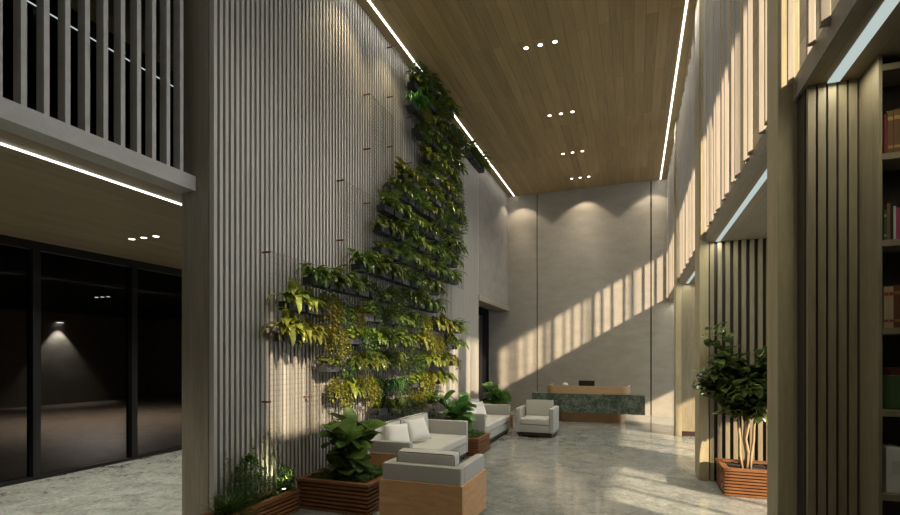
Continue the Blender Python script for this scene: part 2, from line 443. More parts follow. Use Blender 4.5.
# ------------------------------------------------------------------ fin screens and balcony bars
def fin_screen(y0, y1, label, pitch=.112, seed=1):
    r = random.Random(seed)
    t = thing('fin_screen', (XR, (y0 + y1) / 2, ZF), label, 'slatted screen', 'upper fin screens on the right wall')
    y = y1 - .03; k = 0
    while y > y0 + .01:
        dp = r.choice((.02, .026, .032))
        part('fin', MB().box(XR + (.028 if k % 3 == 1 else 0), XR + dp + (.028 if k % 3 == 1 else 0), y, y + .015, ZF + .004 - (.01 if k % 3 == 0 else 0), ZC - .001), M['fin'], t, .0015)
        y -= pitch; k += 1
fin_screen(.7, 2.135, 'pale vertical timber fins on upper floor above the bookcase', seed=2)
fin_screen(2.31, 4.485, 'pale vertical timber fins above the potted tree, partly sunlit', seed=3)
fin_screen(4.81, 6.92, 'pale timber fins on upper floor between the two far posts', seed=4)
fin_screen(7.23, 9.15, 'pale timber fins on upper floor touching the back wall', seed=5)
t = thing('balcony_screen', (-2.36, 1.0, 2.023), 'grey vertical bars standing on the left balcony edge', 'balustrade')
y = 2.06
while y > -.9:
    part('bar', MB().box(-2.385, -2.335, y - .011, y + .011, 2.023, ZC), M['balcony'], t, .001); y -= .084

# ------------------------------------------------------------------ trellis
t = thing('wire_trellis', (-2.13, 4.2, .45), 'wire mesh trellis with stepped outline fixed to the slatted wall', 'trellis')
GX = -2.135
colsY = [2.53, 2.95, 3.37, 3.785, 4.216, 4.64, 5.06, 5.48, 5.9, 6.3]
tops = [1.66, 1.66, 2.39, 3.27, 3.93, 3.93, 3.93, 3.93, 3.93]
bots = [.45, .45, .45, .45, .45, .45, .45, .75, 1.9]
for k in range(9):
    a, b = colsY[k], colsY[k + 1] - .006; z0, z1 = bots[k], tops[k]; m = MB(); w = .0008
    n = 13
    for i in range(n + 1):
        y = a + (b - a) * i / n; ww = w * (2 if i in (0, n) else 1); m.box(GX - ww, GX + ww, y - ww, y + ww, z0, z1)
    nz = int((z1 - z0) / .033)
    for i in range(nz + 1):
        z = z0 + (z1 - z0) * i / nz; ww = w * (2 if i in (0, nz) else 1); m.box(GX - ww, GX + ww, a, b, z - ww, z + ww)
    part('mesh_panel', m, M['wire'], t)
    zz = z1 - .002
    while zz > z0:
        for yy in ((a + .004,) if k else (a + .004,)):
            part('bracket', MB().box(XL + .0185, GX + .004, yy - .004, yy + .004, zz - .005, zz + .005), M['rust'], t)
        zz -= .47

# ------------------------------------------------------------------ plants on the trellis
def k_broad(r):
    m = MB()
    for i in range(22):
        yw = r.uniform(-1.9, 1.6) if i % 2 else r.uniform(-1.9, -.5); L = r.uniform(.10, .185)
        m.leaf((r.uniform(.02, .07), r.uniform(-.06, .06), .05), yw, r.uniform(.5, 1.35), L, r.uniform(.026, .038), r.uniform(1.7, 2.9), 6, rng=r)
    for i in range(16): m.leaf((.085, r.uniform(-.075, .075), .05), r.uniform(-1.1, 1.1), r.uniform(-.1, .6), r.uniform(.06, .11), r.uniform(.018, .026), r.uniform(1.5, 2.2), 5, rng=r)
    return m
def k_fern(r):
    m = MB()
    for i in range(24):
        m.frond((r.uniform(.02, .07), r.uniform(-.06, .06), .05), r.uniform(-1.8, 1.8), r.uniform(.5, 1.4), r.uniform(.11, .19), r.uniform(.035, .05), r.uniform(1.5, 2.7), 13, r)
    for i in range(14): m.frond((.085, r.uniform(-.075, .075), .05), r.uniform(-1.1, 1.1), r.uniform(-.1, .6), r.uniform(.07, .12), .035, r.uniform(1.5, 2.2), 11, r)
    return m
def k_bush(r, n=330, hang=.03, size=.02):
    m = MB()
    for i in range(n):
        a = r.uniform(0, 2 * PI); e = math.acos(r.uniform(-.55, 1)); q = r.uniform(.55, 1) ** .5
        x = .055 + .068 * q * math.sin(e) * math.cos(a); yv = .098 * q * math.sin(e) * math.sin(a); z = .07 + .07 * q * math.cos(e) - hang * r.random() ** 2
        m.leaf((max(.004, x), yv, z), r.uniform(0, 2 * PI), r.uniform(-.8, .9), size * r.uniform(.7, 1.3), size * .55, r.uniform(0, .9), 2, rng=r)
    for i in range(n // 3): m.leaf((.09 + r.uniform(0, .03), r.uniform(-.085, .085), .06 - r.random() * (.06 + hang)), r.uniform(-1.4, 1.4), r.uniform(-.9, .5), size * r.uniform(.7, 1.3), size * .55, r.uniform(0, .9), 2, rng=r)
    return m
def k_gold(r): return k_bush(r, 560, .06, .021)
def k_small(r): return k_bush(r, 260, .05, .026)
def k_grass(r):
    m = MB()
    for i in range(170):
        m.leaf((r.uniform(.0, .1), r.uniform(-.075, .075), .05), r.uniform(-1.5, 1.5), r.uniform(.3, 1.2), r.uniform(.07, .15), .006, r.uniform(2.2, 3.2), 5, 0, rng=r)
    return m
def k_pothos(r):
    m = MB()
    for i in range(70):
        a = r.uniform(-2.0, 2.0); q = r.random() ** .5
        m.leaf((.045 + .06 * q * math.cos(a), .095 * q * math.sin(a), .055 + .06 * r.random()), a + r.uniform(-.7, .7), r.uniform(-.3, .8), r.uniform(.032, .05), r.uniform(.026, .036), r.uniform(.5, 1.3), 3, rng=r)
    return m
def k_spike(r):
    m = MB()
    for i in range(44):
        m.leaf((r.uniform(.02, .07), r.uniform(-.06, .06), .045), r.uniform(-2, 2), r.uniform(.5, 1.5), r.uniform(.09, .17), r.uniform(.009, .014), r.uniform(.7, 2.0), 5, rng=r)
    return m
KINDS = {'broad': (k_broad, 'f_broad', 'arching broad-leaved yellow-green plant'), 'fern': (k_fern, 'f_fern', 'feathery green fern'),
         'bush': (k_bush, 'f_dark', 'dense dark green bush'), 'gold': (k_gold, 'f_gold', 'golden bushy shrub'), 'small': (k_small, 'f_herb', 'small-leaved mid-green bush'),
         'grass': (k_grass, 'f_grass', 'bright trailing grass'), 'pothos': (k_pothos, 'f_pothos', 'lime-green leafy plant'), 'spike': (k_spike, 'f_dark', 'dark spiky plant'),
         'bfern': (k_broad, 'f_fern', 'arching green strap-leaf fern')}
PROTO = {}
for kn, (fn, mt, _) in KINDS.items():
    PROTO[kn] = []
    for q in range(3):
        PROTO[kn].append((fn(random.Random(sum(map(ord, kn)) + q * 31)), M[mt]))
POT = MB().box(.0, .088, -.079, .079, .0, .006).box(.0, .006, -.079, .079, .006, .055).box(.082, .088, -.079, .079, .006, .055).box(.006, .082, -.079, -.073, .006, .055).box(.006, .082, .073, .079, .006, .055).box(.006, .082, -.073, .073, .006, .045)
FOLM = {}; POTM = []
ORD = ['first', 'second', 'third', 'fourth', 'fifth', 'sixth', 'seventh', 'eighth', 'ninth', 'tenth', 'eleventh', 'twelfth', 'thirteenth', 'fourteenth', 'fifteenth', 'sixteenth', 'seventeenth', 'eighteenth', 'nineteenth']
def wall_plant(kind, y, z, label, r):
    t = thing('hanging_planter', (GX + .006, y, z), label, 'plant', 'planted boxes of the green wall')
    o = t['o']
    if not POTM:
        b = mesh_obj('planter_box', POT, M['potgrey'], (0, 0, 0)); POTM.append(b.data)
    else:
        b = bpy.data.objects.new('planter_box', POTM[0]); COL.objects.link(b)
    b.parent = t
    v = r.randrange(3)
    if (kind, v) not in FOLM:
        f = mesh_obj('foliage', PROTO[kind][v][0], PROTO[kind][v][1], (0, 0, 0), 0, True); FOLM[(kind, v)] = f.data
    else:
        f = bpy.data.objects.new('foliage', FOLM[(kind, v)]); COL.objects.link(f)
    f.parent = t; f.location = (0, 0, -.012 * S); s = r.uniform(1.15, 1.5); s *= .84 if kind in ('bush', 'small', 'gold', 'pothos') else 1; f.scale = (s, s, s * r.uniform(.95, 1.1))
ROWS = [(3.86, 5.0), (3.2, 5.3), (3.08, 5.72), (2.62, 5.72), (2.68, 5.86), (2.93, 5.1), (3.55, 5.1), (3.9, 5.75), (3.9, 5.7), (3.98, 5.85),
        (4.08, 5.9), (4.38, 5.95), (4.8, 5.9), (4.95, 5.85), (4.72, 5.8), (4.55, 5.85), (4.6, 6.9), (4.68, 5.6)]
FORCE = {0: ['spike', 'bfern', 'bush', 'small', 'gold', 'pothos'], 1: ['gold', 'broad', 'gold', 'bush', 'grass', 'small', 'bush', 'pothos', 'gold', 'gold', 'broad'],
         2: ['pothos', 'small', 'fern', 'broad', 'fern', 'bfern', 'bush', 'bush', 'small', 'pothos', 'broad', 'broad', 'spike', 'broad'],
         3: ['broad', 'broad', 'gold', 'gold', 'pothos', 'small', 'bfern', 'fern', 'bfern', 'bush', 'pothos', 'broad', 'gold', 'gold', 'bush', 'spike'],
         4: ['broad', 'spike', 'gold', 'small', 'gold', 'pothos', 'bush', 'fern', 'small', 'bfern', 'bush', 'gold', 'pothos', 'broad', 'broad', 'broad'],
         5: ['bfern', 'bfern', 'bfern', 'spike', 'small', 'fern', 'small', 'bush', 'bfern', 'bfern', 'bfern', 'bfern']}
r = random.Random(21)
nr = len(ROWS)
for k, (a, b) in enumerate(ROWS):
    z = .50 + .199 * k
    n = int(round((b - a) / .19)) + 1
    rown = ('bottom row' if k == 0 else '%s row from the bottom' % ORD[k]) if k < 9 else ('top row' if k == nr - 1 else '%s row from the top' % ORD[nr - 1 - k])
    for i in range(n):
        y = a + (b - a) * i / max(1, n - 1) + r.uniform(-.008, .008)
        if k == 16 and 6.1 < y < 6.3: continue
        kd = FORCE[k][i] if k in FORCE and i < len(FORCE[k]) else r.choice(['bfern', 'fern', 'bush', 'small', 'broad', 'bfern', 'bfern', 'fern', 'spike', 'pothos', 'bfern'])
        if k == 14 and i == 0: kd = 'small'
        if k == 15 and i < 2: kd = ['grass', 'gold'][i]
        if k == 16 and y > 6: kd = 'bfern'
        wall_plant(kd, y, z + r.uniform(-.006, .006), '%s, %s from left, %s of green wall' % (KINDS[kd][2], ORD[i], rown), r)

# ------------------------------------------------------------------ slatted planters
def slat_planter(x0, x1, y0, y1, h, label, n=6, group='slatted teak planters'):
    t = thing('slatted_planter', ((x0 + x1) / 2, (y0 + y1) / 2, 0), label, 'planter', group)
    g = .006
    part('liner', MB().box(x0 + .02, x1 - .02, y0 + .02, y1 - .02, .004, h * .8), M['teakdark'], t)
    m = MB(); sh = (h - .02) / n
    for i in range(n):
        z0 = i * sh + .003; z1 = z0 + sh * .62
        m.box(x0, x1, y0, y0 + .014, z0, z1).box(x0, x1, y1 - .014, y1, z0, z1).box(x0, x0 + .014, y0 + .014, y1 - .014, z0, z1).box(x1 - .014, x1, y0 + .014, y1 - .014, z0, z1)
    part('slatted_sides', m, M['teak'], t, .0012)
    w = .035
    part('rim', MB().box(x0 - g, x1 + g, y0 - g, y0 + w, h - .018, h).box(x0 - g, x1 + g, y1 - w, y1 + g, h - .018, h).box(x0 - g, x0 + w, y0 + w, y1 - w, h - .018, h).box(x1 - w, x1 + g, y0 + w, y1 - w, h - .018, h), M['teak'], t, .0015)
    part('soil', MB().box(x0 + .021, x1 - .021, y0 + .021, y1 - .021, h * .8, h - .03), M['soil'], t)
    return t
slat_planter(-2.09, -1.56, 2.74, 3.21, .20, 'large slatted teak planter behind the near armchair, holding a fiddle-leaf fig', 7)
slat_planter(-2.20, -2.045, 1.5, 2.70, .143, 'long low teak planter running along the foot of slatted wall', 5)
slat_planter(-1.92, -1.46, 4.77, 5.2, .18, 'slatted teak planter standing between the two sofas', 6)
slat_planter(-2.05, -1.62, 6.58, 7.0, .18, 'slatted teak planter beyond the far sofa', 6)
slat_planter(.61, 1.02, 4.05, 4.43, .20, 'slatted wooden planter holding the small tree in the right bay', 8)

def egg(t): return math.sin(PI * min(1, .03 + .97 * t ** .8)) ** .55 if t < 1 else .05
def fig(x, y, z0, hgt, rad, n, label, seed, L=(.10, .16)):
    r = random.Random(seed)
    t = thing('fiddle_leaf_fig', (x, y, z0), label, 'plant', 'fiddle-leaf figs')
    st = MB(); fo = MB()
    for s in range(4):
        a = s * 1.7 + r.random(); top = (x + math.cos(a) * rad * .45, y + math.sin(a) * rad * .65, z0 + hgt * r.uniform(.75, 1))
        pts = [(x + math.cos(a) * .02, y + math.sin(a) * .02, z0 - .004), (x + math.cos(a) * rad * .2, y + math.sin(a) * rad * .2, z0 + hgt * .45), top]
        st.tube(pts, [.009, .007, .004], 6)
        for i in range(n // 4):
            u = .12 + .88 * i / (n / 4 - 1); yw = i * 2.4 + r.uniform(-.4, .4) + s
            j = 0 if u < .5 else 1; uu = u * 2 - j
            p = Vector(pts[j]).lerp(Vector(pts[j + 1]), uu)
            ln = r.uniform(*L)
            fo.leaf(p, yw, r.uniform(-.25, .7) + .4 * u, ln, ln * r.uniform(.68, .85), r.uniform(.6, 1.3), 6, .15, egg, r.uniform(-.8, .8), .0035, r)
    part('stems', st, M['stem'], t, 0, True); part('leaves', fo, M['f_fig'], t, 0, True)
def ground_shrub(name, x0, x1, y0, y1, z, h, n, mat, label, seed, size=.022, cat='plant'):
    r = random.Random(seed); m = MB()
    for i in range(n):
        u, v = r.uniform(-1, 1), r.uniform(-1, 1); top = h * (1 - .5 * (u * u + v * v)) * r.uniform(.35, 1)
        m.leaf(((x0 + x1) / 2 + u * (x1 - x0) / 2, (y0 + y1) / 2 + v * (y1 - y0) / 2, z + max(0, top)), r.uniform(0, 6.3), r.uniform(-.3, 1.1), size * r.uniform(.7, 1.4), size * .5, r.uniform(0, .8), 2, rng=r)
    for i in range(n // 30):
        u, v = r.uniform(-.8, .8), r.uniform(-.8, .8)
        px, py = (x0 + x1) / 2 + u * (x1 - x0) / 2, (y0 + y1) / 2 + v * (y1 - y0) / 2
        m.tube([(px, py, z - .002), (px, py, z + h * .6)], .0012, 4)
    return solo(name, m, M[mat], ((x0 + x1) / 2, (y0 + y1) / 2, z), label, cat, None, 0, True)
fig(-1.83, 2.97, .17, .38, .24, 72, 'big fiddle-leaf fig in the large planter behind the near armchair', 11, (.13, .20))
ground_shrub('low_shrub', -2.05, -1.60, 2.79, 3.17, .17, .10, 1500, 'f_herb', 'low fine-leaved ground cover around the big fiddle-leaf fig', 12)
fig(-1.77, 4.98, .15, .42, .25, 64, 'fiddle-leaf fig in the planter between the two sofas', 13, (.13, .19))
ground_shrub('low_shrub', -1.90, -1.49, 4.80, 5.17, .15, .10, 900, 'f_herb', 'small-leaved ground cover in the planter between the sofas', 14)
fig(-1.80, 6.79, .15, .44, .24, 56, 'fiddle-leaf fig standing beyond the far sofa near the doorway', 15, (.14, .2))
ground_shrub('wall_shrub', -2.19, -1.98, 4.86, 5.3, 0, .42, 1500, 'f_herb', 'airy shrub against the slatted wall behind the sofas', 16, .025)

# plants of the long low planter
zl = .113
r = random.Random(5)
m = MB()
for i in range(260): m.leaf((-2.10 + r.uniform(-.02, .02), 2.16 + r.uniform(-.03, .03), zl), r.uniform(0, 6.3), r.uniform(.3, 1.5), r.uniform(.12, .21), .009, r.uniform(.4, 1.6), 5, 0, rng=r)
solo('grass_clump', off_wall(m), M['f_dark'], (-2.10, 2.12, zl), 'dark spiky grass clump at the near end of low planter', 'plant', None, 0, True)
m = MB()
for i in range(1500):
    q = r.random(); a = r.uniform(0, 6.3); rad = .095 * math.sin(PI * (.15 + .8 * q)) * r.random() ** .4
    m.leaf((-2.115 + rad * math.cos(a), 2.33 + 1.35 * rad * math.sin(a), zl + .01 + q * .30), r.uniform(0, 6.3), r.uniform(-.3, 1.2), r.uniform(.018, .03), .008, r.uniform(0, 1), 2, rng=r)
solo('bushy_shrub', off_wall(m), M['f_herb'], (-2.115, 2.30, zl), 'dense dark green bush in the middle of low planter', 'plant', None, 0, True)
m = MB()
for i in range(120): m.leaf((-2.09 + r.uniform(-.02, .02), 2.53 + r.uniform(-.03, .03), zl), r.uniform(0, 6.3), r.uniform(.4, 1.5), r.uniform(.04, .08), .006, r.uniform(.4, 1.6), 4, 0, rng=r)
solo('grass_clump', off_wall(m), M['f_grass'], (-2.09, 2.53, zl), 'small bright green grass tuft beside the garden spotlight', 'plant', None, 0, True)
m = MB()
for i in range(420):
    a = r.uniform(0, 6.3); rad = .06 * r.random() ** .5
    m.leaf((-2.11 + rad * math.cos(a), 2.66 + .6 * rad * math.sin(a), zl + .02 + .15 * r.random()), r.uniform(0, 6.3), r.uniform(-.3, 1), .024, .012, .6, 2, rng=r)
solo('flowering_shrub', off_wall(m), M['f_herb'], (-2.11, 2.66, zl), 'leafy shrub at the far end of low planter by the big planter', 'plant', None, 0, True)
climb = [(2.20, .36, 'first'), (2.27, .28, 'second'), (2.40, .40, 'third'), (2.47, .44, 'fourth'), (2.545, .47, 'fifth'), (2.62, .43, 'sixth')]
for y, h, nm in climb:
    st = MB(); lf = MB()
    for s in range(3):
        yy = y + r.uniform(-.02, .02); pts = [(-2.15, yy, zl - .002)]
        for q in range(1, 8): pts.append((-2.15 + r.uniform(-.012, .02), yy + r.uniform(-.018, .018), zl + h * r.uniform(.85, 1.05) * q / 7))
        st.tube(pts, .0011, 4)
        for i in range(46):
            u = r.random() * 6.99; j = int(u); p = Vector(pts[j]).lerp(Vector(pts[j + 1]), u - j)
            lf.leaf(p, r.uniform(0, 6.3), r.uniform(-.4, .6), r.uniform(.011, .018), .010, .5, 2, rng=r)
    t = thing('climbing_plant', (-2.15, y, zl), 'thin climbing stem on the slatted wall, %s from the left in low planter' % nm, 'plant', 'climbing stems of the low planter')
    part('stems', off_wall(st), M['stem'], t); part('leaves', off_wall(lf), M['f_herb'], t, 0, True)
t = thing('garden_spotlight', (-2.085, 2.60, zl), 'small lit garden spotlight in the low planter', 'lamp')
part('housing', MB().lathe((-2.085, 2.60, zl), [(.010, 0), (.010, .03), (.014, .034), (.014, .05)], 16), M['frame'], t)
part('lamp', MB().disc((-2.085, 2.60), .011, zl + .0502, 16, True), M['uplamp'], t)

# tree in the right bay
r = random.Random(31)
tx, ty = .78, 4.24
t = thing('potted_tree', (tx, ty, .17), 'small tree with dark glossy leaves and pale bare trunks', 'tree')
br = []; lf = MB()
for k, (dx, dy) in enumerate([(-.05, -.02), (0, .03), (.05, -.03), (.02, .05)]):
    m = MB()
    pts = [(tx + dx * .5, ty + dy * .5, .168)]
    for q in range(1, 7): pts.append((tx + dx * (.5 + q * .12) + r.uniform(-.012, .012), ty + dy * (.5 + q * .12) + r.uniform(-.012, .012), .17 + .105 * q))
    m.tube(pts, [.011, .0105, .010, .0095, .009, .008, .007], 7)
    for q in range(11):
        s = Vector(pts[r.choice((4, 5, 6, 6))]); a = r.uniform(0, 6.3); L = r.uniform(.16, .40)
        e = s + Vector((math.cos(a) * L * .9, math.sin(a) * L * .6, L * r.uniform(-.25, .95)))
        mid = s.lerp(e, .5) + Vector((0, 0, .03)); e.y = min(e.y, 4.40); m.tube([s, mid, e], [.006, .004, .002], 5); br.append((s, mid, e))
    part('trunk', m, M['bark'], t, 0, True)
for s, mid, e in br:
    for i in range(27):
        u = r.random(); p = s.lerp(mid, u * 2) if u < .5 else mid.lerp(e, u * 2 - 1)
        p = p + Vector((r.uniform(-.035, .035), r.uniform(-.035, .035), r.uniform(-.03, .04))); L = r.uniform(.075, .125)
        if p.y > 4.42: p.y = 4.42 - r.random() * .1
        lf.leaf(p, r.uniform(0, 6.3), r.uniform(-.5, .8), L, L * .55, r.uniform(.4, 1.2), 4, .2, egg, r.uniform(-.5, .5), 0, r)
for i in range(40):
    p = Vector((tx - .14 + r.uniform(-.10, .06), ty - .02 + r.uniform(-.1, .1), .98 + r.uniform(-.1, .24))); L = r.uniform(.08, .125)
    lf.leaf(p, r.uniform(0, 6.3), r.uniform(-.2, .9), L, L * .55, r.uniform(.4, 1.2), 4, .2, egg, r.uniform(-.5, .5), 0, r)
xf(lf, lambda v: (v[0], min(v[1], 4.49 - .02 * max(0, v[1] - 4.49)), v[2])); part('leaves', lf, M['f_tree'], t, 0, True)

# ------------------------------------------------------------------ seating
def seat(name, cx, cy, ang, W, D, arm, label, cat, ncush, wood_shell=False, group=None):
    """local: +x across, -y is the front; D depth; origin centre of footprint on the floor"""
    t = thing(name, (cx, cy, 0), label, cat, group); t['o'] = [0, 0, 0]; t.rotation_euler = (0, 0, ang)
    w, d = W / 2, D / 2; at = .055; bt = .06; base = .06
    hs = 0.0
    part('base_frame', MB().box(-w + .015, w - .015, -d + .015, d - .015, .022, base), M['legs'], t, .002)
    for sx in (-1, 1):
        for sy in (-1, 1):
            part('foot', MB().box(sx * (w - .04) - .016, sx * (w - .04) + .016, sy * (d - .04) - .016, sy * (d - .04) + .016, 0, .022), M['legs'], t)
    if wood_shell:
        zt = .281
        part('wood_back_panel', MB().box(-w - .012, w + .012, d - .002, d + .014, .035, zt), M['oak'], t, .0015, label='honey oak panel covering the back')
        for sx in (-1, 1):
            part('wood_side_panel', MB().box(min(sx * w, sx * (w + .012)), max(sx * w, sx * (w + .012)), -d, d - .002, .035, zt), M['oak'], t, .0015)
    part('backrest', MB().soft(-w, w, d - bt, d - .002, base, arm, .008), M['fabric'], t, 0, True)
    for sx in (-1, 1):
        a, b = (w - at, w) if sx > 0 else (-w, -w + at)
        part('armrest', MB().soft(a, b, -d, d - bt + .002, base, arm, .008), M['fabric'], t, 0, True)
    iw = w - at
    part('seat_rail', MB().soft(-iw, iw, -d, d - bt, base, .155, .01), M['fabric'], t, 0, True)
    part('seat_cushion', MB().soft(-iw + .003, iw - .003, -d - .006, d - bt, .156, .235, .016, (0, .003, .004)), M['cushion'], t, 0, True)
    cw = 2 * (iw - .003) / ncush
    for k in range(ncush):
        x0 = -iw + .003 + k * cw
        m = MB().soft(x0 + .003, x0 + cw - .003, 0, .095, 0, .215, .014, (0, .006, .003))
        tl = .16
        xf(m, lambda v: (v[0], d - bt - .10 + v[1] * math.cos(tl) + v[2] * math.sin(tl) * .55 - .012, .232 + v[2] * math.cos(tl) - v[1] * math.sin(tl) * .5))
        cu = part('back_cushion', m, M['cushion'], t, 0, True)
        pp = MB(); a0, a1 = x0 + .005, x0 + cw - .005
        for yy in (.004, .091): pp.tube([(a0, yy, .012), (a0, yy, .205), (a0 + .01, yy, .214), (a1 - .01, yy, .214), (a1, yy, .205), (a1, yy, .012)], .0022, 5)
        xf(pp, lambda v: (v[0], d - bt - .10 + v[1] * math.cos(tl) + v[2] * math.sin(tl) * .55 - .012, .232 + v[2] * math.cos(tl) - v[1] * math.sin(tl) * .5))
        part('piping', pp, M['pipe'], cu, 0, True, t)
    return t
# near armchair: back towards the camera (front faces +Y)
seat('armchair', -1.149, 2.85, PI, .493, .46, .377, 'grey armchair with honey oak back panel, seen from behind', 'armchair', 1, True)
seat('armchair', -1.160, 6.40, 0, .47, .48, .36, 'light grey armchair facing the room in front of the reception desk', 'armchair', 1)
s1 = seat('sofa', -1.82, 4.003, PI / 2, 1.365, .56, .37, 'light grey two-seat sofa nearer the big fiddle-leaf fig', 'sofa', 2)
t_o = [0, 0, 0]
part('wood_side_panel', MB().box(-.695, -.683, -.28, .28, .035, .281), M['oak'], s1, .0015, label='oak panel on the near side')
seat('sofa', -1.82, 5.87, PI / 2, 1.20, .56, .37, 'light grey sofa standing farther back beside the armchair', 'sofa', 2)
def pillow(loc, rot, label, w=.118, h=.108, th=.042):
    m = MB(); n = 12; vs = []; fs = []
    for sg in (1, -1):
        for i in range(n + 1):
            for j in range(n + 1):
                u, v = -1 + 2 * i / n, -1 + 2 * j / n
                vs.append((w * u * (1 - .10 * (1 - v * v) * u * u), sg * th * max(0, (1 - u ** 4) * (1 - v ** 4)) ** .6, h * v * (1 - .10 * (1 - u * u) * v * v)))
    q = (n + 1) ** 2
    for i in range(n):
        for j in range(n):
            a = i * (n + 1) + j; b = a + n + 1
            fs.append((a, a + 1, b + 1, b)); fs.append((q + a, q + b, q + b + 1, q + a + 1))
    m.add(vs, fs); me = mesh_obj('throw_pillow', m, M['white'], (0, 0, 0), 0, True)
    bm = bmesh.new(); bm.from_mesh(me.data); bmesh.ops.remove_doubles(bm, verts=bm.verts, dist=1e-5); bm.to_mesh(me.data); bm.free()
    for p in me.data.polygons: p.use_smooth = True
    me.location = Vector(loc) * S; me.rotation_euler = rot
    return tag(me, label, 'pillow', 'off-white throw pillows')
pillow((-1.83, 3.70, .352), (-.45, .05, .95), 'off-white pillow on the near sofa, closer to the big fig')
pillow((-1.815, 4.07, .352), (-.5, -.05, 1.05), 'off-white pillow in the middle of the near sofa')
pillow((-1.80, 5.86, .352), (-.45, 0, 1.0), 'off-white pillow on the far sofa, the one nearer the back wall')
pillow((-1.84, 5.66, .352), (-.42, .04, 1.25), 'off-white pillow on the far sofa, half hidden behind the fiddle-leaf fig')

# ------------------------------------------------------------------ reception desk
t = thing('reception_desk', (-.68, 8.0, 0), 'reception desk with floating green granite front and rounded wooden counter', 'desk')
def stad(x0, x1, y0, y1, z0, z1, r, n=10):
    pts = []
    for cx, cy, a0 in ((x1 - r, y0 + r, -PI / 2), (x1 - r, y1 - r, 0), (x0 + r, y1 - r, PI / 2), (x0 + r, y0 + r, PI)):
        for i in range(n + 1): pts.append((cx + r * math.cos(a0 + i * PI / 2 / n), cy + r * math.sin(a0 + i * PI / 2 / n)))
    k = len(pts); m = MB()
    m.add([(*p, z0) for p in pts] + [(*p, z1) for p in pts], [tuple(reversed(range(k))), tuple(range(k, 2 * k))] + [(i, (i + 1) % k, k + (i + 1) % k, k + i) for i in range(k)])
    return m
part('granite_front', MB().box(-1.506, .151, 7.80, 8.02, .15, .44), M['granite'], t, .003)
part('plinth', stad(-1.16, -.13, 7.98, 8.40, 0, .15, .12), M['brass'], t)
m = MB(); pts = []
def counter_shell():
    m = MB(); out = []; inn = []
    x0, x1, y0, y1 = -1.287, -.055, 7.83, 8.42; r = .13; th = .03
    def arc(cx, cy, rr, a0, a1): return [(cx + rr * math.cos(a0 + (a1 - a0) * i / 10), cy + rr * math.sin(a0 + (a1 - a0) * i / 10)) for i in range(11)]
    out = [(x0, y1)] + arc(x0 + r, y0 + r, r, PI, 1.5 * PI) + arc(x1 - r, y0 + r, r, 1.5 * PI, 2 * PI) + [(x1, y1)]
    inn = [(x0 + th, y1)] + arc(x0 + r, y0 + r, r - th, PI, 1.5 * PI) + arc(x1 - r, y0 + r, r - th, 1.5 * PI, 2 * PI) + [(x1 - th, y1)]
    n = len(out); z0, z1 = .4405, .557
    vs = [(*p, z0) for p in out] + [(*p, z0) for p in inn] + [(*p, z1) for p in out] + [(*p, z1) for p in inn]; fs = []
    for i in range(n - 1):
        fs += [(i, i + 1, 2 * n + i + 1, 2 * n + i), (n + i + 1, n + i, 3 * n + i, 3 * n + i + 1), (2 * n + i, 2 * n + i + 1, 3 * n + i + 1, 3 * n + i), (i + 1, i, n + i, n + i + 1)]
    fs += [(0, 2 * n, 3 * n, n), (n - 1, 2 * n - 1, 4 * n - 1, 3 * n - 1)]
    return m.add(vs, fs)
part('counter', counter_shell(), M['desk'], t)
part('worktop', MB().box(-1.25, -.09, 8.02, 8.42, .425, .4395), M['desk'], t)
part('pedestal', MB().box(-1.2, -.14, 8.04, 8.40, .15, .425), M['desk'], t)
t = thing('computer_monitor', (-.72, 8.2, .4395), 'black computer monitor seen from behind on reception desk', 'monitor')
part('screen', MB().box(-.83, -.585, 8.19, 8.205, .475, .625), M['screen'], t, .003)
part('stand', MB().box(-.725, -.69, 8.205, 8.225, .44, .56).box(-.79, -.63, 8.16, 8.26, .4395, .446), M['screen'], t)
t = thing('desk_lamp', (-1.03, 8.1, .4395), 'white round desk lamp on left half of reception desk', 'lamp')
part('base', MB().lathe((-1.03, 8.1, .4395), [(.04, 0), (.04, .008), (.006, .012), (.006, .115)], 16), M['shade'], t)
part('lamp_shade', MB().lathe((-1.03, 8.1, .555), [(.048, 0), (.046, .012), (.036, .026), (.018, .036), (.002, .038)], 20), M['shade'], t, 0, True)

